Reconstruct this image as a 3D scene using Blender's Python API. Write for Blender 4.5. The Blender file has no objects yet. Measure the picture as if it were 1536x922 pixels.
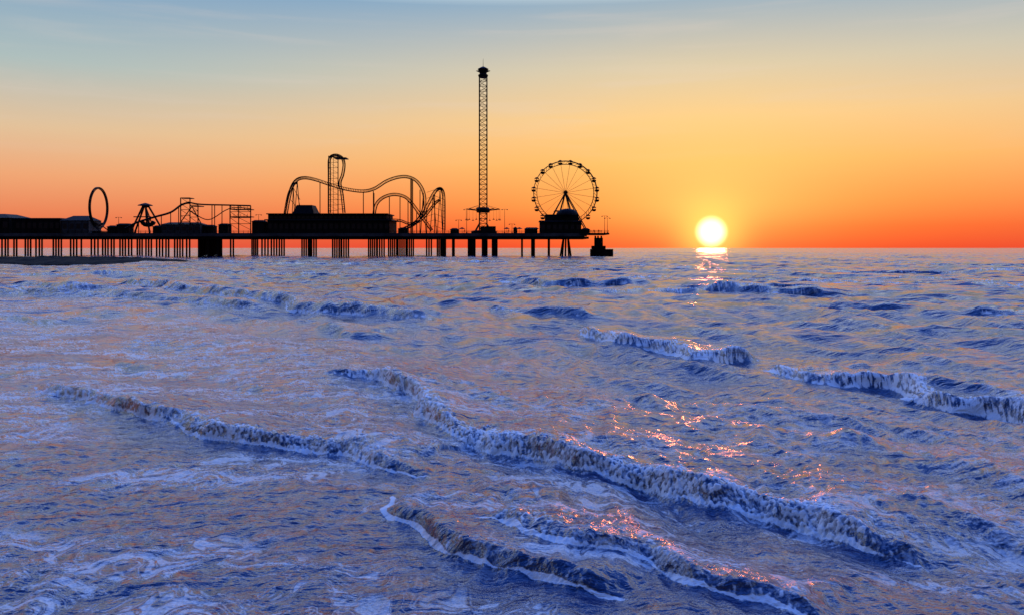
import bpy, math, random
import numpy as np
from mathutils import Vector, Matrix
random.seed(7); rng=np.random.RandomState(11)
sc=bpy.context.scene
sc.view_settings.view_transform='Standard'
try: sc.view_settings.look='None'
except Exception: pass
sc.view_settings.exposure=0

CAMH=3.9; F=1536*28/36.0; HZ=372.0; PD=360.0
# image pixel columns/rows -> metres at a given distance from the camera
def mx(u,d=PD): return (u-768.0)/F*d
def mz(v,d=PD): return CAMH+(HZ-v)/F*d
def gy(v): return CAMH*F/(v-HZ)
def lin(c):
    return tuple((x/255/12.92 if x/255<=0.04045 else ((x/255+0.055)/1.055)**2.4) for x in c)

# ---------------------------------------------------------------- camera
cam=bpy.data.cameras.new("camera"); co=bpy.data.objects.new("camera",cam)
sc.collection.objects.link(co); co.location=(0,0,CAMH); co.rotation_euler=(math.radians(90),0,0)
cam.sensor_width=36; cam.lens=28; cam.shift_y=-(461-HZ)/1536.0; cam.clip_start=0.1; cam.clip_end=60000
sc.camera=co

# ---------------------------------------------------------------- sun + sky
az=math.radians(14.05); el=math.radians(1.12)
S=Vector((math.sin(az)*math.cos(el),math.cos(az)*math.cos(el),math.sin(el)))
sl=bpy.data.lights.new("sun","SUN"); so=bpy.data.objects.new("sun",sl); sc.collection.objects.link(so)
sl.energy=0.13; sl.angle=math.radians(2.0); sl.color=(1.0,0.20,0.08)
so.rotation_euler=(-S).to_track_quat('-Z','Y').to_euler(); so.location=(200,800,60)

w=bpy.data.worlds.new("World"); sc.world=w; w.use_nodes=True
try:
    w.cycles.sampling_method='MANUAL'; w.cycles.sample_map_resolution=512
except Exception: pass
nt=w.node_tree; N=nt.nodes; Lk=nt.links; N.clear()
def wn(t,**k):
    n=N.new(t)
    for a,b in k.items(): setattr(n,a,b)
    return n
def wmath(op,a,b=None,clamp=False):
    n=N.new('ShaderNodeMath'); n.operation=op; n.use_clamp=clamp
    for i,v in enumerate((a,b)):
        if v is None: continue
        if isinstance(v,(int,float)): n.inputs[i].default_value=v
        else: Lk.new(v,n.inputs[i])
    return n.outputs[0]
def wmap(v,a,b,c,d,interp='SMOOTHSTEP'):
    n=N.new('ShaderNodeMapRange'); n.interpolation_type=interp
    Lk.new(v,n.inputs[0])
    for i,x in enumerate((a,b,c,d)): n.inputs[i+1].default_value=x
    return n.outputs[0]
def wmix(f,a,b,mode='MIX'):
    n=N.new('ShaderNodeMixRGB'); n.blend_type=mode
    for i,v in enumerate((f,a,b)):
        if isinstance(v,(int,float)): n.inputs[i].default_value=v
        elif isinstance(v,tuple): n.inputs[i].default_value=(*v[:3],1)
        else: Lk.new(v,n.inputs[i])
    return n.outputs[0]
tc=wn('ShaderNodeTexCoord'); D=tc.outputs['Generated']
nrm=wn('ShaderNodeVectorMath',operation='NORMALIZE'); Lk.new(D,nrm.inputs[0])
sep=wn('ShaderNodeSeparateXYZ'); Lk.new(nrm.outputs[0],sep.inputs[0])
elev=wmath('MULTIPLY',wmath('ARCSINE',sep.outputs[2]),180/math.pi)
dt=wn('ShaderNodeVectorMath',operation='DOT_PRODUCT'); Lk.new(nrm.outputs[0],dt.inputs[0]); dt.inputs[1].default_value=S
ang=wmath('MULTIPLY',wmath('ARCCOSINE',wmath('MINIMUM',dt.outputs['Value'],0.9999999)),180/math.pi)
def eramp(stops):
    n=N.new('ShaderNodeValToRGB'); Lk.new(wmath('DIVIDE',elev,90,True),n.inputs[0])
    cr=n.color_ramp; 
    while len(cr.elements)>1: cr.elements.remove(cr.elements[-1])
    first=True
    for e,c in stops:
        el_=cr.elements[0] if first else cr.elements.new(e/90)
        el_.position=e/90; el_.color=(*c,1); first=False
    return n.outputs[0]
hi=[(18.8,(1.0,1.10,1.08)),(21,(1.6,1.75,1.9)),(25,(1.35,1.65,2.3)),(32,(0.48,0.90,2.3)),(48,(0.12,0.42,2.0)),(90,(0.05,0.22,1.3))]  # unseen sky above the frame, brightened to put pale and blue reflections on water
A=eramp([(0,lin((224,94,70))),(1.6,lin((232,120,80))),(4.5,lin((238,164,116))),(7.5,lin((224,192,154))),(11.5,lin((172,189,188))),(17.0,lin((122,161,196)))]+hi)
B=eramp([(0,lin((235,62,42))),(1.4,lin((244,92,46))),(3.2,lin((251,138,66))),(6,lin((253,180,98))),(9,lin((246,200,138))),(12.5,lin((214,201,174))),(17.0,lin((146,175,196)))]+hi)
cb=wmix(wmap(ang,50,8,0,1),A,B)
# thin cirrus streaks
mp=wn('ShaderNodeMapping'); mp.inputs['Scale'].default_value=(2.0,2.0,26.0); mp.inputs['Rotation'].default_value=(0,math.radians(9),0); mp.inputs['Location'].default_value=(.6,.2,.1)
Lk.new(nrm.outputs[0],mp.inputs[0])
ns=wn('ShaderNodeTexNoise'); ns.inputs['Scale'].default_value=1.9; ns.inputs['Detail'].default_value=6; ns.inputs['Distortion'].default_value=.4; Lk.new(mp.outputs[0],ns.inputs['Vector'])
cir=wmath('MULTIPLY',wmath('MULTIPLY',wmap(ns.outputs[0],0.5,0.78,0,0.24),wmap(elev,4,11,0,1)),wmap(elev,22,18,0,1))
cb=wmix(cir,cb,lin((224,208,196)))
# aureole
g1=wmath('MULTIPLY',wmath('EXPONENT',wmath('MULTIPLY',ang,-1/6.0)),wmap(elev,-.3,3.5,0.28,1))
cb=wmix(wmath('MULTIPLY',g1,0.85,True),cb,(1.0,0.72,0.19))
g2=wmath('EXPONENT',wmath('MULTIPLY',wmath('POWER',wmath('DIVIDE',ang,2.0),2),-1))
cb=wmix(wmath('MULTIPLY',g2,0.85,True),cb,(1.3,0.78,0.16))
disc=wmap(ang,1.25,0.45,0,1)
cb=wmix(disc,cb,(3.2,2.6,1.2))
att=wmap(dt.outputs['Value'],-0.7,0.45,0.12,1.0)
cb=wmix(1.0,cb,att,'MULTIPLY')
cb=wmix(wmap(elev,-0.02,-0.6,0,1),cb,(0.02,0.035,0.09))
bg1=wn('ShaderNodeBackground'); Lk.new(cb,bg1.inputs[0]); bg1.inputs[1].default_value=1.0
sky=wn('ShaderNodeTexSky'); sky.sky_type='NISHITA'; sky.sun_disc=False
sky.sun_elevation=el; sky.sun_rotation=az
bg2=wn('ShaderNodeBackground'); Lk.new(sky.outputs[0],bg2.inputs[0]); bg2.inputs[1].default_value=0.01
add=wn('ShaderNodeAddShader'); Lk.new(bg1.outputs[0],add.inputs[0]); Lk.new(bg2.outputs[0],add.inputs[1])
wo=wn('ShaderNodeOutputWorld'); Lk.new(add.outputs[0],wo.inputs[0])

# ---------------------------------------------------------------- materials
def mat(name,col,rough=0.7,var=0.4,scale=0.6,metal=0.0,bump=0.0,spec=0.08):
    m=bpy.data.materials.new(name); m.use_nodes=True
    n=m.node_tree.nodes; l=m.node_tree.links; b=n['Principled BSDF']
    b.inputs['Roughness'].default_value=rough; b.inputs['Metallic'].default_value=metal
    b.inputs['Specular IOR Level'].default_value=spec
    t=n.new('ShaderNodeTexCoord'); x=n.new('ShaderNodeTexNoise'); x.inputs['Scale'].default_value=scale; x.inputs['Detail'].default_value=3
    l.new(t.outputs['Object'],x.inputs['Vector'])
    r=n.new('ShaderNodeValToRGB'); r.color_ramp.elements[0].position=0.35; r.color_ramp.elements[1].position=0.68
    r.color_ramp.elements[0].color=tuple(c*(1-var) for c in col)+(1,)
    r.color_ramp.elements[1].color=tuple(min(1,c*(1+var)) for c in col)+(1,)
    l.new(x.outputs[0],r.inputs[0]); l.new(r.outputs[0],b.inputs['Base Color'])
    if bump:
        bp=n.new('ShaderNodeBump'); bp.inputs['Strength'].default_value=bump; l.new(x.outputs[0],bp.inputs['Height']); l.new(bp.outputs[0],b.inputs['Normal'])
    return m
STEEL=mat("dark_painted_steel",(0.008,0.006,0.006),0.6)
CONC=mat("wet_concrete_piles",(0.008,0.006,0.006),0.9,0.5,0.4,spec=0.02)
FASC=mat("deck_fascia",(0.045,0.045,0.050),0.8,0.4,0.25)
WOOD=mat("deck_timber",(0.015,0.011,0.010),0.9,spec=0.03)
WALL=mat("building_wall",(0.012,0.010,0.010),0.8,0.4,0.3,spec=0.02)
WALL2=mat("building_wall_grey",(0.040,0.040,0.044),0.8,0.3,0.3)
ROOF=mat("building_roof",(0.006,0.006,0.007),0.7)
GLASS=mat("window_glass",(0.008,0.009,0.012),0.25,0.2,spec=0.25)
ROCK=mat("wet_rock",(0.008,0.006,0.006),0.85,0.6,1.2,bump=0.5,spec=0.05)
CANV=mat("gondola_canopy",(0.012,0.007,0.006),0.7)

# ---------------------------------------------------------------- mesh helper
class MB:
    def __init__(s): s.v=[]; s.f=[]
    def beam(s,a,b,r,n=5,r2=None):
        a=Vector(a); b=Vector(b); r2=r if r2 is None else r2
        d=b-a
        if d.length<1e-5: return
        q=d.to_track_quat('Z','Y'); k=len(s.v)
        for c,rr in ((a,r),(b,r2)):
            for i in range(n):
                t=2*math.pi*(i+.5)/n; s.v.append(c+q@Vector((math.cos(t)*rr,math.sin(t)*rr,0)))
        for i in range(n):
            j=(i+1)%n; s.f.append((k+i,k+j,k+n+j,k+n+i))
        s.f.append(tuple(k+i for i in range(n))[::-1]); s.f.append(tuple(k+n+i for i in range(n)))
    def path(s,pts,r,n=5,closed=False):
        for i in range(len(pts)-(0 if closed else 1)): s.beam(pts[i],pts[(i+1)%len(pts)],r,n)
    def box(s,x0,x1,y0,y1,z0,z1,ins=(0,0)):
        k=len(s.v); ix,iy=ins
        s.v+= [Vector(p) for p in ((x0,y0,z0),(x1,y0,z0),(x1,y1,z0),(x0,y1,z0),(x0+ix,y0+iy,z1),(x1-ix,y0+iy,z1),(x1-ix,y1-iy,z1),(x0+ix,y1-iy,z1))]
        s.f+=[(k+3,k+2,k+1,k),(k+4,k+5,k+6,k+7),(k,k+1,k+5,k+4),(k+1,k+2,k+6,k+5),(k+2,k+3,k+7,k+6),(k+3,k,k+4,k+7)]
    def lathe(s,c,prof,n=16):
        k=len(s.v)
        for r,z in prof:
            for i in range(n):
                t=2*math.pi*i/n; s.v.append(Vector((c[0]+r*math.cos(t),c[1]+r*math.sin(t),c[2]+z)))
        for j in range(len(prof)-1):
            for i in range(n):
                i2=(i+1)%n; s.f.append((k+j*n+i,k+j*n+i2,k+(j+1)*n+i2,k+(j+1)*n+i))
        s.f.append(tuple(k+i for i in range(n))[::-1]); s.f.append(tuple(k+(len(prof)-1)*n+i for i in range(n)))
    def make(s,name,m,parent=None):
        me=bpy.data.meshes.new(name); me.from_pydata([tuple(v) for v in s.v],[],s.f); me.update()
        o=bpy.data.objects.new(name,me); sc.collection.objects.link(o); me.materials.append(m)
        if parent: o.parent=parent
        return o
def empty(name):
    o=bpy.data.objects.new(name,None); sc.collection.objects.link(o); return o
def crom(P,n=10,closed=False):
    P=[Vector(p) for p in P]; out=[]
    m=len(P)
    for i in range(m if closed else m-1):
        if closed: a,b,c,d=P[(i-1)%m],P[i],P[(i+1)%m],P[(i+2)%m]
        else: a,b,c,d=P[max(i-1,0)],P[i],P[i+1],P[min(i+2,m-1)]
        for k in range(n):
            t=k/n; out.append(0.5*((2*b)+(c-a)*t+(2*a-5*b+4*c-d)*t*t+(3*b-a-3*c+d)*t**3))
    if not closed: out.append(P[-1])
    return out

DZ=mz(350)  # deck level
# ---------------------------------------------------------------- pier
pier=empty("pier")
x1=mx(913); x0=-330
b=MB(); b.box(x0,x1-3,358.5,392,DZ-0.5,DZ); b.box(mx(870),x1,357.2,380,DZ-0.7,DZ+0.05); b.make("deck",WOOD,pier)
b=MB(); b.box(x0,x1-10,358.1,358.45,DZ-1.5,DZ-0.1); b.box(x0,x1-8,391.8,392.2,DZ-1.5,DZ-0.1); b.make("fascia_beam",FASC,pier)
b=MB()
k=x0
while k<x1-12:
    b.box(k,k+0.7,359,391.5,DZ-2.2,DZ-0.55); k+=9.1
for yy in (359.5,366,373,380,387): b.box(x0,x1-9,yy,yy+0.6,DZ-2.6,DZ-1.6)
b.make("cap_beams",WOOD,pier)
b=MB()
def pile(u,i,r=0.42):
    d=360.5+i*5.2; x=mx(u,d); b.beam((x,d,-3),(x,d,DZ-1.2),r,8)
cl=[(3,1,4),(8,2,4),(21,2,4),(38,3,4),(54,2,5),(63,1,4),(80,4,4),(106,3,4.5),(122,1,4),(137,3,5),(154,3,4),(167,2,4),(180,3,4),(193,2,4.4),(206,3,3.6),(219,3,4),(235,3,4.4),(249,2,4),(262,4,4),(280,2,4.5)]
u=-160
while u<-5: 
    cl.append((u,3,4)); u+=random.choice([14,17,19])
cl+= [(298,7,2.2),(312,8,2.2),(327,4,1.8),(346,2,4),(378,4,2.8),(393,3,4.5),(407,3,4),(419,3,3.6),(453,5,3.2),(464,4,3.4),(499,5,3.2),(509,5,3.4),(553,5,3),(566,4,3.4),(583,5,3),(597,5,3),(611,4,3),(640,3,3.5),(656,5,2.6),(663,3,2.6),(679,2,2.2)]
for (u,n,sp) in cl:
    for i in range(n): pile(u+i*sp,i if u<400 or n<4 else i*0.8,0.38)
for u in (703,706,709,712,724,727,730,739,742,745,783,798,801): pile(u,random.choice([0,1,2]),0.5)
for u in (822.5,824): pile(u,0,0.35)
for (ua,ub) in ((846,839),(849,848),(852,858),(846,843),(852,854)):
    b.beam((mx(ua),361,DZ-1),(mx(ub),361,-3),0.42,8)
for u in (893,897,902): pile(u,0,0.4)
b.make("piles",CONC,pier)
b=MB(); b.box(mx(887),mx(919),358,366,-1.5,mz(374)); b.box(mx(889),mx(908),358.6,366,mz(374)+0.01,mz(369)); 
b.box(mx(893),mx(904),359,365,mz(369)+0.01,mz(357))
b.make("boat_landing",CONC,pier)
b=MB()
for v in (1.15,0.6): 
    for yy in (358.7,391.6): b.beam((x0,yy,DZ+v),(x1-3,yy,DZ+v),0.06,4)
k=x0
while k<x1-3:
    b.beam((k,358.7,DZ),(k,358.7,DZ+1.15),0.07,4); b.beam((k,391.6,DZ),(k,391.6,DZ+1.15),0.07,4); k+=2.2
for zz in (0.5,0.85,1.2): b.beam((mx(870),357.4,DZ+zz),(x1-.2,357.4,DZ+zz),0.06,4)
for i in range(9): b.beam((mx(870+i*5.2),357.4,DZ),(mx(870+i*5.2),357.4,DZ+1.25),0.07,4)
b.make("railing",STEEL,pier)
# stalls, kiosks and clutter on deck (part of the pier fit-out)
b=MB()
for (ua,ub,v) in ((164,176,341),(178,196,338),(232,246,341),(300,322,340),(330,344,338),(380,398,333),(598,612,344),(676,688,345),(770,776,343),(787,806,344),(872,884,345)):
    b.box(mx(ua,368),mx(ub,368),366,371,DZ,mz(v,368)); b.box(mx(ua-1,368),mx(ub+1,368),365.4,371.6,mz(v,368)+0.01,mz(v-2.5,368),(1.2,1.8))
b.make("kiosks",WALL,pier)

def lamp_post(u,v,d=362,arm=1.2):
    b=MB(); x=mx(u,d); zt=mz(v,d)
    b.beam((x,d,DZ),(x,d,zt),0.14,6,0.08); b.beam((x-arm,d,zt-.1),(x+arm,d,zt-.1),0.07,5)
    for sx in (-arm,arm): b.lathe((x+sx,d,zt-0.45),[(0.28,0),(0.34,0.12),(0.12,0.36)],8)
    b.lathe((x,d,DZ),[(0.3,0),(0.22,0.5),(0.14,0.7)],8)
    b.make("lamp_post",STEEL)
for u,v in ((700,314),(757,314),(688,330),(768,336),(907,324),(911,327),(600,330),(388,322),(178,326)): lamp_post(u,v)
def umbrella(u,d=361):
    b=MB(); x=mx(u,d); b.beam((x,d,DZ),(x,d,DZ+2.6),0.06,5); b.lathe((x,d,DZ+1.9),[(1.5,0),(1.4,.1),(0.7,.5),(0.05,0.8)],8); b.make("patio_umbrella",CANV)
for u in (693,760,779,794,804): umbrella(u)
# visitors on the deck : small standing figures
def person(u,d,h=1.72,st=0.16):
    me=bpy.data.meshes.new("person"); x=mx(u,d); s_=h/1.72
    P=[(0,0,.93),(0,0,1.2),(0,0,1.44),(0,0,1.52),(0,0,1.64),(.09,0,.9),(.1,-st,.5),(.1,-st*.5,.07),(-.09,0,.9),(-.1,st,.5),(-.1,st*1.3,.07),(.2,0,1.4),(.25,.05,1.12),(.26,-.08,.86),(-.2,0,1.4),(-.25,-.03,1.12),(-.26,.1,.86)]
    R=[.14,.13,.12,.06,.1,.1,.07,.05,.1,.07,.05,.07,.045,.04,.07,.045,.04]
    E=[(0,1),(1,2),(2,3),(3,4),(0,5),(5,6),(6,7),(0,8),(8,9),(9,10),(2,11),(11,12),(12,13),(2,14),(14,15),(15,16)]
    me.from_pydata([(x+p[0]*s_,d+p[1]*s_,DZ+p[2]*s_) for p in P],E,[])
    o=bpy.data.objects.new("person",me); sc.collection.objects.link(o)
    md=o.modifiers.new("s","SKIN")
    for i,r in enumerate(R): me.skin_vertices[0].data[i].radius=(r*s_,r*s_*.8)
    me.skin_vertices[0].data[0].use_root=True
    o.modifiers.new("u","SUBSURF").levels=1; me.materials.append(STEEL)
for u in (684,697,763,774,788,891,898): person(u,359.6+random.random(),1.65+random.random()*.2)

# ---------------------------------------------------------------- buildings
def building(name,ua,ub,vt,d0,d1,wall,roofh=0.6,roofin=(1.0,1.5),wins=0,over=0.4,zb=None):
    e=empty(name); zb=DZ+0.004 if zb is None else zb; zt=mz(vt,d0); xa,xb=mx(ua,d0),mx(ub,d0)
    b=MB(); b.box(xa,xb,d0,d1,zb,zt); b.make("walls",wall,e)
    b=MB(); b.box(xa-over,xb+over,d0-over,d1+over,zt+0.003,zt+0.003+roofh,roofin); b.make("roof",ROOF,e)
    if wins:
        b=MB(); W=(xb-xa)/wins; hh=(zt-zb)
        for i in range(wins): b.box(xa+W*(i+.2),xa+W*(i+.8),d0-0.04,d0+0.05,zb+hh*.35,zb+hh*.75)
        b.make("windows",GLASS,e)
        b=MB()
        for i in range(wins+1): b.beam((min(xb-.1,xa+.1+W*i),d0-.12,zb),(min(xb-.1,xa+.1+W*i),d0-.12,zt),0.09,4)
        b.make("pilasters",WALL,e)
    return e
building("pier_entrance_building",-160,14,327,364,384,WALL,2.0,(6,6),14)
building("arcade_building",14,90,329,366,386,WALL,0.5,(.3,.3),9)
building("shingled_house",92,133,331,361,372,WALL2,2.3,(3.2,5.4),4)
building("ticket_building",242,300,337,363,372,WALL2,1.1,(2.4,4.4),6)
e=building("restaurant_building",401,584,331,363,386,WALL,0.5,(.2,.2),22,1.2)
b=MB(); b.box(mx(402,365),mx(580,365),365,384,mz(329.6,363),mz(322,365)); b.make("upper_storey",WALL,e)
b=MB(); b.box(mx(400,365),mx(582,365),364.2,385,mz(322,365)+.004,mz(320.5,365)); b.make("upper_roof",ROOF,e)
b=MB(); b.box(mx(438,368),mx(471,368),368,380,mz(320.5,365)+.01,mz(307.5,368),(1.6,2.2)); b.make("roof_tower",ROOF,e)
b=MB()
for i in range(26): b.box(mx(405+i*6.8,365),mx(409.5+i*6.8,365),364.95,365.1,mz(328,365),mz(324.5,365))
b.make("upper_windows",GLASS,e)
e=building("wheel_station_building",810,872,333,362,370,WALL,0.6,(.4,.5),7,0.6)
b=MB(); b.box(mx(818,363),mx(868,363),363,369.5,mz(331,363),mz(322,363)); b.make("sign_board",WALL,e)
b=MB(); c=(mx(851,366),366,mz(323,366)); b.lathe(c,[(5.2*math.cos(t*math.pi/16),3.0*math.sin(t*math.pi/16)) for t in range(0,8)],20); b.make("dome_roof",ROOF,e)

# ---------------------------------------------------------------- ring loop ride
lr=empty("loop_ride"); b=MB(); c=Vector((mx(148,370),370,mz(312,370))); R=30.5*370/F; th=math.radians(94)
def rp(t,r,off=0): return c+Vector((math.cos(th)*math.cos(t)*r-math.sin(th)*off,math.sin(th)*math.cos(t)*r+math.cos(th)*off,math.sin(t)*r))
for off in (-.3,.3): b.path([rp(2*math.pi*i/64,R,off) for i in range(64)],0.22,5,True); b.path([rp(2*math.pi*i/64,R-0.6,off) for i in range(64)],0.18,5,True)
for i in range(64): 
    t=2*math.pi*i/64; b.beam(rp(t,R,-.3),rp(t,R-.6,.3),0.12,4); b.beam(rp(t,R,.3),rp(t,R,-.3),0.12,4)
b.make("ring_track",STEEL,lr)
b=MB()
for s_ in (-1,1):
    for q in (-1,1): b.beam(rp(-math.pi/2+.5*s_,R,q*.35),(c.x+q*4,c.y+s_*5,DZ),0.25,6)
b.box(c.x-4,c.x+4,c.y-6,c.y+6,DZ+.004,DZ+1.0); b.make("base_supports",STEEL,lr)
b=MB()
for i in range(7): p=rp(-math.pi/2+(i-3)*.13,R-1.3); b.lathe((p.x,p.y,p.z-.3),[(.5,0),(.65,.5),(.55,1.0)],8)
b.make("cars",CANV,lr)

# ---------------------------------------------------------------- pendulum ride with A frame
pr=empty("pendulum_ship_ride"); b=MB(); d=368
ap=(mx(218,d),d,mz(309,d))
for u in (194,203,232,240): b.beam((ap[0]+(u-217)*.04,d+(1 if u in(194,240) else -1),ap[2]),(mx(u,d),d+(5 if u in(194,240) else -5),DZ),0.42,6)
b.beam((mx(205,d),d-3,mz(326,d)),(mx(231,d),d-3,mz(326,d)),0.25,5)
b.beam((ap[0],d-2,ap[2]),(ap[0],d+2,ap[2]),0.8,10)
b.make("support_legs",STEEL,pr)
b=MB(); b.lathe((ap[0],d,ap[2]),[(3.4,0),(3.0,.4),(1.3,1.0),(.2,1.3)],10); b.make("canopy",ROOF,pr)
b=MB(); b.beam(ap,(mx(228,d),d,mz(336,d)),0.3,5); b.beam(ap,(mx(220,d),d,mz(338,d)),0.3,5)
P=[(mx(213+i*2.6,d),d,mz(338+ (0 if 0<i<7 else -3)-abs(i-3.5)*.6,d)) for i in range(8)]
b.path(P,1.0,6); b.make("ship",CANV,pr)

# ---------------------------------------------------------------- launch / water slide structure
fr=empty("water_slide_ride"); b=MB(); d=366
def uv(u,v,dd=d): return (mx(u,dd),dd,mz(v,dd))
for dd in (364,367):
    b.path(crom([uv(188,343,dd),uv(206,334,dd),uv(232,326,dd),uv(256,319,dd),uv(272,308,dd),uv(284,304,dd)],6),0.5,5)
    b.path(crom([uv(284,304,dd),uv(302,307,dd),uv(340,308,dd),uv(376,309,dd)],6),0.36,5)
    b.path(crom([uv(286,317,dd),uv(312,330,dd),uv(338,316,dd),uv(352,312,dd),uv(376,313,dd)],6),0.22,5)
    for u,v in ((208,334),(224,329),(242,323),(256,319),(268,310),(318,308),(322,308),(333,309)): b.beam(uv(u,v,dd),(mx(u,dd),dd,DZ),0.2,5)
b.make("chute",STEEL,fr)
b=MB()
for (ua,ub,vt) in ((271,285,297),(285,297,308),(345,358,309),(358,376,309)):
    for dd in (364,369):
        for u in (ua,ub): b.beam((mx(u,dd),dd,DZ),(mx(u,dd),dd,mz(vt,dd)),0.26,5)
    v=vt; 
    while v<340:
        for dd in (364,369): b.beam(uv(ua,v,dd),uv(ub,v,dd),0.17,4); 
        for u in (ua,ub): b.beam(uv(u,v,364),uv(u,v,369),0.15,4)
        b.beam(uv(ua,v,364),uv(ub,v+9,364),0.12,4); v+=9
for (ua,ub,v) in ((271,285,298),(346,376,315),(346,376,326),(286,300,310)):
    b.box(mx(ua,364),mx(ub,364),364,369,mz(v,364),mz(v-1.2,364))
for u in range(346,378,5): b.beam(uv(u,315,364),uv(u,309,364),.1,4); b.beam(uv(u,326,364),uv(u,321,364),.1,4)
b.beam(uv(288,310,365),uv(270,335,365),.25,5); b.beam(uv(288,310,365),uv(303,338,365),.25,5)
b.make("stair_tower",STEEL,fr)

# ---------------------------------------------------------------- roller coaster
rc=empty("roller_coaster"); b=MB(); sup=MB()
def track(P,gap=1.15,n=10,r=0.17,sp=0.26):
    pts=crom([Vector((mx(u,d),d,mz(v,d))) for u,v,d in P],n)
    lo=[];up=[]
    for i,p in enumerate(pts):
        t=(pts[min(i+1,len(pts)-1)]-pts[max(i-1,0)]); t=Vector((t.x,0,t.z))
        if t.length<1e-4: t=Vector((1,0,0))
        t.normalize(); nn=Vector((-t.z,0,t.x)); lo.append(p-nn*gap/2); up.append(p+nn*gap/2)
    b.path(lo,sp,5)
    for s_ in (-.55,.55): b.path([q+Vector((0,s_,0)) for q in up],r,4)
    for i in range(len(pts)-1):
        L=(pts[i+1]-pts[i]).length; m=max(1,int(round(L/1.3)))
        for k in range(m):
            f=k/m; q=lo[i].lerp(lo[i+1],f); 
            for s_ in (-.55,.55): b.beam(q,up[i].lerp(up[i+1],f)+Vector((0,s_,0)),0.09,4)
    return pts
track([(429,322,372),(433,300,372),(438,281,371),(446,270,370),(458,267,370),(474,270,369),(495,277,368),(520,284,367),(545,287,367),(562,283,368),(580,272,369),(598,266,370),(613,266,371),(626,273,373),(635,288,375),(637,306,376),(632,322,377),(622,336,378),(605,344,378)])
track([(427,322,376),(433,292,376),(441,277,375),(446,275,375)],0.7)
track([(494,320,374),(494,290,374),(494,260,374),(494,242,374),(497,235,374),(505,233,374),(513,237,374),(516,247,374),(514,262,375),(510,275,376),(513,292,377),(516,320,378)],1.0)
track([(561,322,369),(565,306,369),(576,296,370),(592,292,371),(608,296,372),(619,307,373),(630,322,374),(642,338,374),(648,346,374)])
track([(600,346,366),(620,336,366),(634,322,366),(643,305,366),(651,290,367),(657,284,368),(662,284,369),(665,291,370),(666,305,371),(666,346,371)],1.1)
track([(582,330,376),(600,331,375),(616,336,374),(632,330,372),(645,315,370),(654,304,369),(660,300,369)],.9)
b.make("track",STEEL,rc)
def aframe(u,v,sp=7,d=371,lat=True):
    for dd in (d-2,d+2):
        a=(mx(u,d),d,mz(v,d))
        sup.beam(a,(mx(u-sp,dd),dd,DZ),0.17,5); sup.beam(a,(mx(u+sp,dd),dd,DZ),0.17,5)
def post(u,v,d=370,r=.22): sup.beam((mx(u,d),d,mz(v,d)),(mx(u,d),d,DZ),r,5)
for u,v,s_ in ((440,281,3),(446,273,6),(635,290,4),(650,292,5),(660,287,4)): aframe(u,v,s_)
for u,v in ((545,289),(560,287),(561,290),(616,268),(617.5,268),(619,270),(584,296),(600,296),(612,302),(625,318),(640,312),(652,292),(667,300),(480,274),(630,285)): post(u,v)
# lift tower lattice
for dd in (371,375):
    for u in (493,507): sup.beam((mx(u,dd),dd,DZ),(mx(u,dd),dd,mz(234,dd)),0.24,5)
    sup.beam((mx(500,dd),dd,DZ),(mx(500,dd),dd,mz(236,dd)),0.12,5)
    v=236
    while v<318: 
        sup.beam(uv(493,v,dd),uv(507,v,dd),0.12,4); sup.beam(uv(493,v,dd),uv(507,v+8,dd),0.07,4); v+=8
for u in (493,507):
    for v in range(236,318,8): sup.beam(uv(u,v,371),uv(u,v,375),.12,4)
sup.box(mx(493),mx(512),370,376,mz(234),mz(232.5))
for v in range(286,322,7): sup.beam(uv(507,v,373),uv(516,v,377),.12,4)
for i in range(7): 
    v=285+i*9; sup.beam(uv(652,v,371),uv(667,v+6,371),.11,4); sup.beam(uv(640,v+4,371),uv(652,v,371),.1,4)
for u,v in ((440,282),(446,292),(436,300)): sup.beam(uv(u,v,371),uv(450,v+18,371),.15,4)
sup.make("supports",STEEL,rc)

# ---------------------------------------------------------------- tall swing tower
tw=empty("swing_tower_ride"); b=MB(); d=372; cx=mx(724.7,d); zt=mz(116,d); hw=1.75
cs=[(-hw,-hw),(hw,-hw),(hw,hw),(-hw,hw)]
for a in cs: b.beam((cx+a[0],d+a[1],DZ),(cx+a[0],d+a[1],zt),0.26,5)
z=DZ; k=0
while z<zt-1:
    for i in range(4):
        p,q=cs[i],cs[(i+1)%4]
        b.beam((cx+p[0],d+p[1],z),(cx+q[0],d+q[1],z),0.13,4)
        if k%2: p,q=q,p
        b.beam((cx+p[0],d+p[1],z),(cx+q[0],d+q[1],min(zt,z+2.3)),0.13,4)
    z+=2.3; k+=1
b.make("lattice_mast",STEEL,tw)
b=MB()
b.lathe((cx,d,zt-.3),[(2.0,0),(2.4,1.2),(1.6,1.8),(2.0,3.2),(2.6,4.0),(1.2,4.8),(.3,5.2)],12)
for i in range(5):
    t=2*math.pi*i/5+math.pi/10; k=Vector((math.cos(t),math.sin(t)*.8,0)); b.beam(Vector((cx,d,zt+2.4)),Vector((cx,d,zt+3.1))+k*3.5,1.15,5,0.1)
b.beam((cx,d,zt+4),(cx,d,mz(88,d)),0.14,5,0.05); b.make("star_crown",STEEL,tw)
b=MB(); zc=mz(316,d)
b.lathe((cx,d,zc-1),[(2.9,0),(3.2,.8),(3.2,1.6),(2.6,2.4)],12)
for i in range(12):
    t=2*math.pi*(i+.3)/12; k=Vector((math.cos(t),math.sin(t),0)); tip=Vector((cx,d,zc))+k*8.0+Vector((0,0,.6))
    b.beam(Vector((cx,d,zc))+k*2.8,tip,0.2,5); b.beam(Vector((cx,d,zc+2.2))+k*2.6,tip,0.06,4); b.beam(tip,tip-Vector((0,0,4.5)),0.05,4)
    b.lathe((tip.x,tip.y,tip.z-5.2),[(.5,0),(.5,.25),(.12,.3),(.12,.8)],6)
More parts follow.
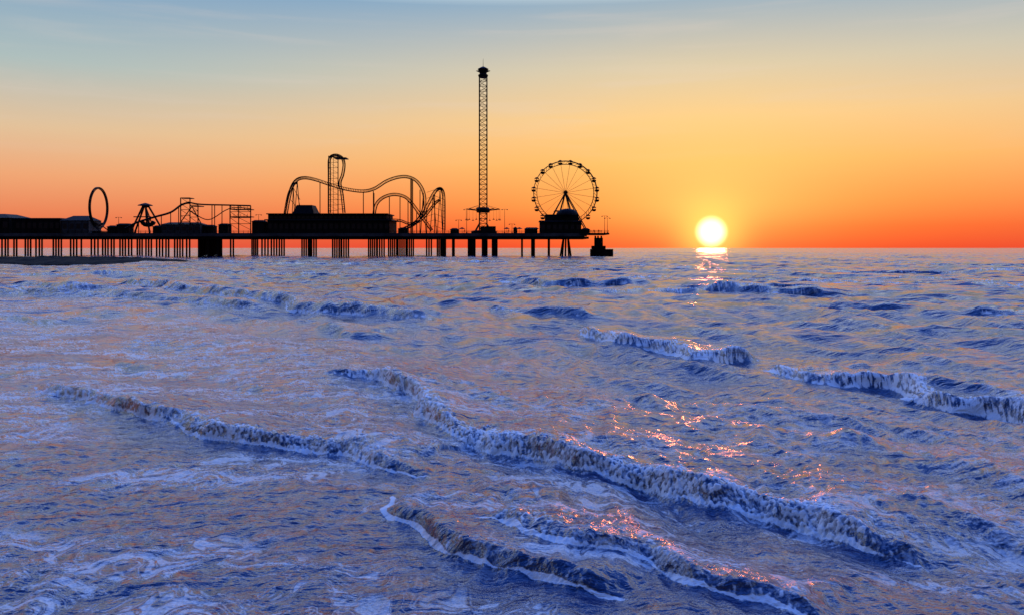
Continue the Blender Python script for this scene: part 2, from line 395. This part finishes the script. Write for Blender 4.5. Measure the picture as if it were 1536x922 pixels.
b.make("swing_carriage",STEEL,tw)
b=MB()
for sx in (-1,1):
    for sy in (-1,1): b.beam((cx+sx*hw,d+sy*hw,mz(336,d)),(cx+sx*4.2,d+sy*4.2,DZ),0.3,5)
b.lathe((cx+.5,d-2,DZ),[(6,0),(6,1.1),(4,1.5)],16); b.box(cx-1,cx+6,364,368,DZ+.01,DZ+3.2); b.make("base",WALL,tw)

# ---------------------------------------------------------------- ferris wheel
fw=empty("ferris_wheel"); d=371; C=Vector((mx(848,d),d,mz(289.5,d))); R=47.5*d/F
rim=MB(); spk=MB(); gon=MB(); NG=20
for off in (-1.0,1.0):
    for rr,th_ in ((R,.17),(R-1.5,.10)):
        rim.path([C+Vector((math.cos(2*math.pi*i/60)*rr,off,math.sin(2*math.pi*i/60)*rr)) for i in range(60)],th_,5,True)
    for i in range(60):
        t=2*math.pi*i/60; t2=2*math.pi*(i+1)/60
        rim.beam(C+Vector((math.cos(t)*R,off,math.sin(t)*R)),C+Vector((math.cos(t2)*(R-1.5),off,math.sin(t2)*(R-1.5))),.06,4)
    for i in range(NG):
        t=2*math.pi*(i+.5)/NG; k=Vector((math.cos(t),0,math.sin(t)))
        spk.beam(C+k*.6+Vector((0,off*1.2,0)),C+k*R+Vector((0,off,0)),0.05,4)
for i in range(NG):
    t=2*math.pi*(i+.5)/NG; p=C+Vector((math.cos(t),0,math.sin(t)))*(R+.2)
    rim.beam(p-Vector((0,1.3,0)),p+Vector((0,1.3,0)),.14,5)
    gon.lathe((p.x,p.y,p.z-1.9),[(.45,0),(.95,.35),(1.05,1.0),(.95,1.02)],10)
    gon.lathe((p.x,p.y,p.z-.25),[(1.15,0),(1.05,.2),(.5,.62),(.05,.75)],10)
    for sx in (-.85,.85): gon.beam((p.x+sx,p.y,p.z-1),(p.x+sx,p.y,p.z-.1),.06,4)
    gon.beam((p.x,p.y,p.z-1.8),(p.x,p.y,p.z+.2),.07,4)
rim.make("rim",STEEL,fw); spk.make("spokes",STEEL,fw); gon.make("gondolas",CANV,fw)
b=MB(); b.beam(C-Vector((0,3,0)),C+Vector((0,3,0)),0.6,12); b.beam(C-Vector((0,2.2,0)),C-Vector((0,1.2,0)),1.0,12); b.make("hub",STEEL,fw)
b=MB()
for yy in (-2.6,2.6):
    for u in (814,831,865,882): b.beam(C+Vector((0,yy,0)),(mx(u,d),d+yy*1.4,DZ),0.24,6)
    b.beam((mx(831,d),d+yy*1.2,mz(317,d)),(mx(865,d),d+yy*1.2,mz(317,d)),.2,5)
b.make("support_legs",STEEL,fw)

# ---------------------------------------------------------------- numpy noise
perm=rng.permutation(256).astype(np.int32); ga=rng.rand(256)*2*np.pi; gxt=np.cos(ga).astype(np.float32); gyt=np.sin(ga).astype(np.float32)
def pn(x,y,seed=0):
    xi=np.floor(x).astype(np.int32); yi=np.floor(y).astype(np.int32); xf=(x-xi).astype(np.float32); yf=(y-yi).astype(np.float32)
    def g(ix,iy,fx,fy):
        h=perm[(perm[(ix+seed*17)&255]+iy+seed*7)&255]; return gxt[h]*fx+gyt[h]*fy
    u=xf*xf*xf*(xf*(xf*6-15)+10); v=yf*yf*yf*(yf*(yf*6-15)+10)
    a=g(xi,yi,xf,yf); b_=g(xi+1,yi,xf-1,yf); c_=g(xi,yi+1,xf,yf-1); d_=g(xi+1,yi+1,xf-1,yf-1)
    return ((a+(b_-a)*u)*(1-v)+(c_+(d_-c_)*u)*v)*1.5
def ss(a,b_,x):
    t=np.clip((x-a)/(b_-a),0,1); return t*t*(3-2*t)

# ---------------------------------------------------------------- rock groin on the left
b=MB()
n1,n2=240,18; gx=np.linspace(-330,mx(266,200),n1); 
for i in range(n1):
    for j in range(n2):
        a=j/(n2-1); x=gx[i]; y=186+a*36
        tp=min(1,(gx[-1]-x)/20); hh=math.sin(a*math.pi)**.7*1.35*tp**.35
        nz=float(pn(np.array([x*.35]),np.array([y*.35]),3)[0])*.35+float(pn(np.array([x*1.1]),np.array([y*1.1]),4)[0])*.2
        b.v.append(Vector((x,y,-.05+hh*(1.15+nz))))
for i in range(n1-1):
    for j in range(n2-1): k=i*n2+j; b.f.append((k,k+n2,k+n2+1,k+1))
b.make("rock_groin",ROCK)

# ---------------------------------------------------------------- sea
th_in=np.radians(np.linspace(-36,36,1020)); th=np.concatenate([np.radians(np.linspace(-75,-36.4,60)),th_in,np.radians(np.linspace(36.4,75,60))])
r=[5.0]
while r[-1]<22000:
    q=r[-1]; r.append(q+min(q*q/4660*0.85,0.0060*q if q<700 else .02*q))
r=np.array(r); nr=len(r); nth=len(th)
dr=np.gradient(r)
TH,RR=np.meshgrid(th,r); X=(np.sin(TH)*RR); Y=(np.cos(TH)*RR)
cell=np.maximum(np.repeat(dr[:,None],nth,1),RR*0.00122)
X=X.ravel();Y=Y.ravel();cell=cell.ravel();Rf=RR.ravel()
print("sea verts",len(X),nr)
cd=np.array([0.62,-0.78]); pd_=np.array([0.78,0.62])
U=X*cd[0]+Y*cd[1]; V=X*pd_[0]+Y*pd_[1]
Z=np.zeros_like(X)
wx=pn(X/7,Y/7,1)*1.6; wy=pn(X/7,Y/7,2)*1.6
calm=0.28+0.72*ss(4,22,V+2*wx)
gust=1+.45*pn(X/23,Y/31,77)
for k,(lam,sl_,an) in enumerate([(30,.022,.35),(15,.030,.35),(7.5,.042,.4),(3.8,.052,.4),(2.0,.058,.40),(1.0,.062,.40),(.52,.068,.45),(.27,.070,.5),(.14,.066,.6)]):
    f=ss(2.0,3.2,lam/cell)
    idx=np.nonzero(f>0.001)[0]
    if len(idx)==0: continue
    ph=k*1.1; ca,sa=math.cos(.25*math.sin(ph*3)),math.sin(.25*math.sin(ph*3))
    if lam<2.5:   # short wind ripples run more across the view than the surf does
        ca,sa=math.cos(.65+.25*math.sin(k)),math.sin(.65+.25*math.sin(k))
    u0=U[idx]*ca-V[idx]*sa; v0=U[idx]*sa+V[idx]*ca
    uu=(u0+wx[idx]*.6)*an; vv=v0+wy[idx]*.6
    n=pn(uu/lam+31*k,vv/lam+17*k,k+5)
    if lam<16:
        a_=np.sqrt(n*n+.006); n=.45-1.9*a_    # sharp crested chop
    n2=(.6+.4*ss(8,40,V[idx])) if lam>3.9 else (calm[idx]*gust[idx] if lam>.6 else (.5+.5*calm[idx])*gust[idx])
    Z[idx]+=n*f[idx]*lam*sl_*1.25*n2*(0.6 if lam>3.9 and lam<16 else 1)
foam=np.zeros_like(X); wash=np.zeros_like(X); DX=np.zeros_like(X); DY=np.zeros_like(X)

def breaker(P,H,wd=.28,L=1.1,fo=1.0,curl=.14,taper=.12,edge=0.0,jit=1.0,world=False):
    H=H*.66; L=L*1.5; taper=max(taper,.10); wd=wd*1.10
    W=[Vector((p[0],p[1],0)) for p in P] if world else [Vector(((u-768)/F*gy(v),gy(v),0)) for u,v in P]
    C_=np.array([(p.x,p.y) for p in crom(W,4)])
    seg=C_[1:]-C_[:-1]; sl=np.hypot(seg[:,0],seg[:,1]); cum=np.concatenate([[0],np.cumsum(sl)]); T=cum[-1]
    m=2+L*3.0
    idx=np.nonzero((X>C_[:,0].min()-m)&(X<C_[:,0].max()+m)&(Y>C_[:,1].min()-m)&(Y<C_[:,1].max()+m))[0]
    if not len(idx): return
    x=X[idx];y=Y[idx]
    sc_=max(1.0,wd/.3)
    jx=(pn(x/1.9/sc_,y/1.9/sc_,21)*.36+pn(x/.7/sc_,y/.7/sc_,22)*.10+pn(x/.3/sc_,y/.3/sc_,27)*.03)*jit*sc_; jy=(pn(x/1.9/sc_,y/1.9/sc_,23)*.36+pn(x/.6/sc_,y/.6/sc_,24)*.10+pn(x/.3/sc_,y/.3/sc_,28)*.03)*jit*sc_
    xw=x+jx;yw=y+jy
    best=np.full(len(x),1e9); sd=np.zeros(len(x)); tt=np.zeros(len(x)); nx=np.zeros(len(x)); ny=np.zeros(len(x))
    for i in range(len(seg)):
        dx,dy=seg[i]/max(sl[i],1e-6); px=xw-C_[i,0]; py=yw-C_[i,1]
        t=np.clip(px*dx+py*dy,0,sl[i]); qx=px-t*dx; qy=py-t*dy; dd=qx*qx+qy*qy
        mk=dd<best; best=np.where(mk,dd,best); sgn=np.sign(-qx*dy+qy*dx)
        sd=np.where(mk,sgn*np.sqrt(dd),sd); tt=np.where(mk,(cum[i]+t)/T,tt); nx=np.where(mk,-dy,nx); ny=np.where(mk,dx,ny)
    tp=ss(0,taper,tt)*ss(0,taper,1-tt)
    d=sd
    nearf=np.exp(-(d/1.2/sc_)**2)       # crest-height variation fades behind the face
    mod=1+(.34*pn(tt*T/2.6/sc_+5,tt*0+H*9,25)+.14*pn(tt*T/.7/sc_,tt*0+3,26))*nearf
    Hh=H*tp*np.clip(mod,.4,1.5)
    back=np.exp(-(np.maximum(0,d-wd*.9)/L)**1.45); back=back*(1+.16*pn(x/.9/sc_,y/.9/sc_,33)*ss(wd,wd*3,d))
    prof=ss(-.08*sc_,wd,d)*back
    prof=prof-0.08*np.exp(-((d+.35)/.4)**2)*(d<wd)
    f_=fo*tp*ss(-.10,.03,d)*(1-ss(wd*.7,wd*2.2,d+.3*pn(x/.25,y/.25,34)))
    l1=np.abs(pn(x/.26,y/.26,30)); l2=np.abs(pn(x/.12,y/.12,31)); l3=pn(x/.06,y/.06,32)
    lump=f_*(l1*.018+l2*.032+l3*.026)*min(1.3,H/.2)
    Z[idx]+=Hh*prof+lump*ss(1.5,3,.2/cell[idx])
    cm=tp*curl*.5*np.exp(-((d-wd*1.0)/(wd*.6))**2)
    DX[idx]-=nx*cm; DY[idx]-=ny*cm
    foam[idx]=np.maximum(foam[idx],f_*(.26+.8*l1+1.3*l2+1.1*l3)*(1+.35*pn(x/1.3/sc_,y/1.3/sc_,38)))
    if edge>0:
        ew=.032*sc_*(1+.9*pn(x/.4,y/.4,36))
        e_=edge*ss(0.0,.05,tt)*ss(0,.05,1-tt)*np.exp(-((d-.02)/np.maximum(ew,.008))**2)*(1+.9*pn(x/.6/sc_,y/.6/sc_,35)); foam[idx]=np.maximum(foam[idx],e_*2.0)
    wash[idx]=np.maximum(wash[idx],tp*fo*ss(0,wd,d)*np.exp(-np.maximum(0,d-wd)/(L*1.4)))
breaker([(38,566),(90,580),(160,600),(230,624),(300,643),(380,660),(450,672),(505,680),(545,702),(600,716),(670,722)],.40,.28,1.2,.8,.1,.08,.75)
breaker([(462,566),(520,566),(575,572),(612,592),(622,618),(670,640),(710,658),(770,680),(860,700),(950,722),(1050,742),(1140,765),(1230,790),(1310,808),(1380,826),(1430,842)],.52,.30,1.1,1.0,.14,.07,.7)
breaker([(560,742),(575,778),(625,806),(642,836),(700,858),(770,880),(840,896),(940,915)],.27,.24,.9,.4,.03,.06,1.1)
breaker([(720,800),(800,822),(870,846),(950,858),(985,880),(1060,900),(1150,922),(1260,950)],.25,.24,.7,.6,.08,.1,.9)
breaker([(690,745),(740,752),(790,770),(850,782)],.14,.3,.7,.2,.05,.3)
breaker([(845,492),(900,502),(960,511),(1030,523),(1090,526),(1160,522)],.60,.5,1.4,.9,.15,.12,.8)
breaker([(1130,532),(1180,545),(1250,556),(1330,563),(1380,578),(1450,592),(1540,604),(1640,622)],.60,.45,1.3,1.0,.14,.08,.8)
breaker([(450,487),(500,498),(560,503),(620,500)],.45,.5,1.6,.4,.1,.3)
breaker([(170,424),(240,434),(320,447),(400,460),(480,470),(560,476),(640,480),(750,481)],.85,.8,2.2,.6,.15,.1,.6)
breaker([(5,428),(90,438),(170,446),(260,454),(400,468)],.65,.7,2.2,.5,.1,.1,.5)
breaker([(700,464),(760,468),(830,473),(920,474)],.55,.7,2.2,.3,.1,.2,.4)
breaker([(740,421),(800,427),(880,431),(1010,431)],1.0,1.0,3.0,.5,.2,.2,.5)
breaker([(1025,439),(1100,443),(1180,447),(1300,449)],.85,1.0,3.0,.5,.2,.2,.5)
breaker([(1390,432),(1440,434),(1530,436)],.9,1.2,3.2,.3,.2,.25)
breaker([(1420,470),(1480,475),(1560,480),(1640,486)],.55,.9,2.4,.4,.15,.2,.5)
breaker([(0,470),(40,478),(90,480)],.4,.6,1.8,.3,.1,.3)
breaker([(1180,655),(1260,668),(1340,672)],.15,.4,.9,.0,.05,.3)
breaker([(150,532),(200,540),(250,541)],.2,.5,.9,.1,.05,.3)
# long, low swell crests further out
rr2=random.Random(12)
for i in range(60):
    rad=math.exp(rr2.uniform(math.log(55),math.log(340))); a=math.radians(rr2.uniform(-36,37))
    cx_,cy_=rad*math.sin(a),rad*math.cos(a)
    if rad>180 and cx_<-60: continue
    ln=rr2.uniform(.12,.26)*rad+3; da=math.radians(rr2.uniform(-40,-12)); dx_,dy_=math.cos(da),math.sin(da)
    P=[(cx_+dx_*ln*t-dy_*ln*.07*math.sin(t*5+i),cy_+dy_*ln*t+dx_*ln*.07*math.sin(t*5+i)) for t in (-1,-.5,0,.5,1)]
    s_=min(1.7,rad/60+.3)
    breaker(P,.22*s_*rr2.uniform(.5,1.1),.45*s_,1.5*s_,rr2.choice([.1,.3,.7]),.08,.35,rr2.choice([0,.4,.6]),1.0,True)
# broad shore wash field : everything shoreward of the front breakers
wf=1-ss(3,28,V-1+2.5*wx)
wash=np.clip(np.maximum(wash,wf*1.0),0,1)
# lacy foam film, drawn out along the crests
near=np.nonzero((Rf<80)&(wash>.02))[0]
xa,ya=X[near],Y[near]; wx2=pn(xa/.8,ya/.8,41)*.5; wy2=pn(xa/.8,ya/.8,42)*.5
ua=(xa+wx2)*.42; va=ya*.95+xa*.12+wy2
n1_=pn(ua/.8,va/.8,43); n2_=pn(ua/.34,va/.34,44); n3_=pn(ua/.15,va/.15,45); n4_=pn(ua/.07,va/.07,46)
fb=n1_*.40+n2_*.38+n3_*.40+n4_*.38
lace=ss(.07,.01,np.abs(fb))*.8+ss(.12,.28,fb)*1.2
pt=ss(-.60,.12,pn(xa*.5/2.6,ya/2.6,47)+.5*pn(xa*.5/1.1,ya/1.1,48))
film=np.zeros_like(X); film[near]=np.clip(lace*pt,0,1)*wash[near]
film*=1-.8*np.clip(foam,0,1)
# unresolved wave slopes: rises as the mesh gets too coarse to carry the chop
lod=ss(.03,.5,cell); hor=ss(90,700,Rf)
X2=X+DX; Y2=Y+DY
co_=np.empty((len(X),3),np.float32); co_[:,0]=X2;co_[:,1]=Y2;co_[:,2]=Z
I=np.arange(nr*nth).reshape(nr,nth)
q=np.stack([I[:-1,:-1],I[:-1,1:],I[1:,1:],I[1:,:-1]],-1).reshape(-1,4)[:, ::-1]
me=bpy.data.meshes.new("sea"); me.vertices.add(len(X)); me.vertices.foreach_set("co",co_.ravel())
me.loops.add(q.size); me.loops.foreach_set("vertex_index",q.ravel().astype(np.int32))
me.polygons.add(len(q)); me.polygons.foreach_set("loop_start",(np.arange(len(q))*4).astype(np.int32))
me.polygons.foreach_set("use_smooth",np.ones(len(q),bool))
me.update(calc_edges=True)
for nm,arr in (("foam",foam),("film",film),("slope",lod),("offing",hor)):
    at=me.attributes.new(nm,'FLOAT','POINT'); at.data.foreach_set("value",arr.astype(np.float32))
sea=bpy.data.objects.new("sea",me); sc.collection.objects.link(sea)

m=bpy.data.materials.new("sea_water"); m.use_nodes=True; n=m.node_tree.nodes; l=m.node_tree.links; pb=n['Principled BSDF']
def mm(op,a,b_=None,clamp=False):
    x=n.new('ShaderNodeMath'); x.operation=op; x.use_clamp=clamp
    for i,v in enumerate((a,b_)):
        if v is None: continue
        if isinstance(v,(int,float)): x.inputs[i].default_value=v
        else: l.new(v,x.inputs[i])
    return x.outputs[0]
def mr(v,a,b_,c_,d_):
    x=n.new('ShaderNodeMapRange'); x.interpolation_type='SMOOTHSTEP'; l.new(v,x.inputs[0])
    for i,y in enumerate((a,b_,c_,d_)): x.inputs[i+1].default_value=y
    return x.outputs[0]
def vm(op,a,b_=None,sc_=None):
    x=n.new('ShaderNodeVectorMath'); x.operation=op
    for i,v in enumerate((a,b_)):
        if v is None: continue
        if isinstance(v,tuple): x.inputs[i].default_value=v
        else: l.new(v,x.inputs[i])
    if sc_ is not None:
        if isinstance(sc_,(int,float)): x.inputs['Scale'].default_value=sc_
        else: l.new(sc_,x.inputs['Scale'])
    return x.outputs[0]
geo=n.new('ShaderNodeNewGeometry')
def noise(scale,det=2,dist=0,sx=1,sy=1,rot=0,out=0):
    mp=n.new('ShaderNodeMapping'); mp.inputs['Scale'].default_value=(sx,sy,0.6); mp.inputs['Rotation'].default_value=(0,0,rot); l.new(geo.outputs['Position'],mp.inputs[0])
    x=n.new('ShaderNodeTexNoise'); x.inputs['Scale'].default_value=scale; x.inputs['Detail'].default_value=det; x.inputs['Distortion'].default_value=dist
    l.new(mp.outputs[0],x.inputs['Vector']); return x.outputs[out]
def attr(nm):
    a=n.new('ShaderNodeAttribute'); a.attribute_name=nm; return a.outputs['Fac']
fa=attr("foam"); wa=attr("film"); la=attr("slope"); ho=attr("offing")
f1=noise(26,3)
fm=mr(mm('ADD',mm('MULTIPLY',fa,.8),mm('MULTIPLY',f1,.9)),.80,1.30,0,.92)
fall=mm('ADD',fm,mm('MULTIPLY',wa,mm('ADD',mm('MULTIPLY',f1,1.3),.0)),True)
mixc=n.new('ShaderNodeMixRGB'); l.new(fall,mixc.inputs[0]); mixc.inputs[1].default_value=(.003,.016,.075,1); mixc.inputs[2].default_value=(.74,.74,.72,1)
l.new(mixc.outputs[0],pb.inputs['Base Color'])
l.new(mm('ADD',mm('ADD',.09,mm('MULTIPLY',la,.05)),mm('MULTIPLY',fall,.45)),pb.inputs['Roughness'])
pb.inputs['IOR'].default_value=1.56
b1=n.new('ShaderNodeBump'); b1.inputs['Strength'].default_value=1.0; b1.inputs['Distance'].default_value=.16
l.new(noise(3.2,5,.3,.42,1,math.radians(12)),b1.inputs['Height'])
b2=n.new('ShaderNodeBump'); b2.inputs['Strength'].default_value=.5; b2.inputs['Distance'].default_value=.02
l.new(mm('ADD',f1,mm('MULTIPLY',fall,1.0)),b2.inputs['Height']); l.new(b1.outputs[0],b2.inputs['Normal'])
# chop finer than the mesh, as a slope field
nc=vm('SUBTRACT',noise(.75,5,.4,.40,1,math.radians(18),1),(.5,.5,.5))
gustn=mr(noise(.045,3,.0,.5,1,.1),.38,.62,.6,1.3)
nc=vm('SCALE',vm('MULTIPLY',nc,(2.8,3.3,0)),None,mm('MULTIPLY',mm('MULTIPLY',la,gustn),mm('SUBTRACT',1.0,mm('MULTIPLY',ho,.5))))
nf=vm('NORMALIZE',vm('ADD',b2.outputs[0],nc))
l.new(nf,pb.inputs['Normal'])
me.materials.append(m)
# seabed / beach sheet under the water
b=MB(); b.box(-26000,26000,-400,24000,-60,-4.5); b.make("beach_sand",mat("sand",(.25,.2,.15),.9))
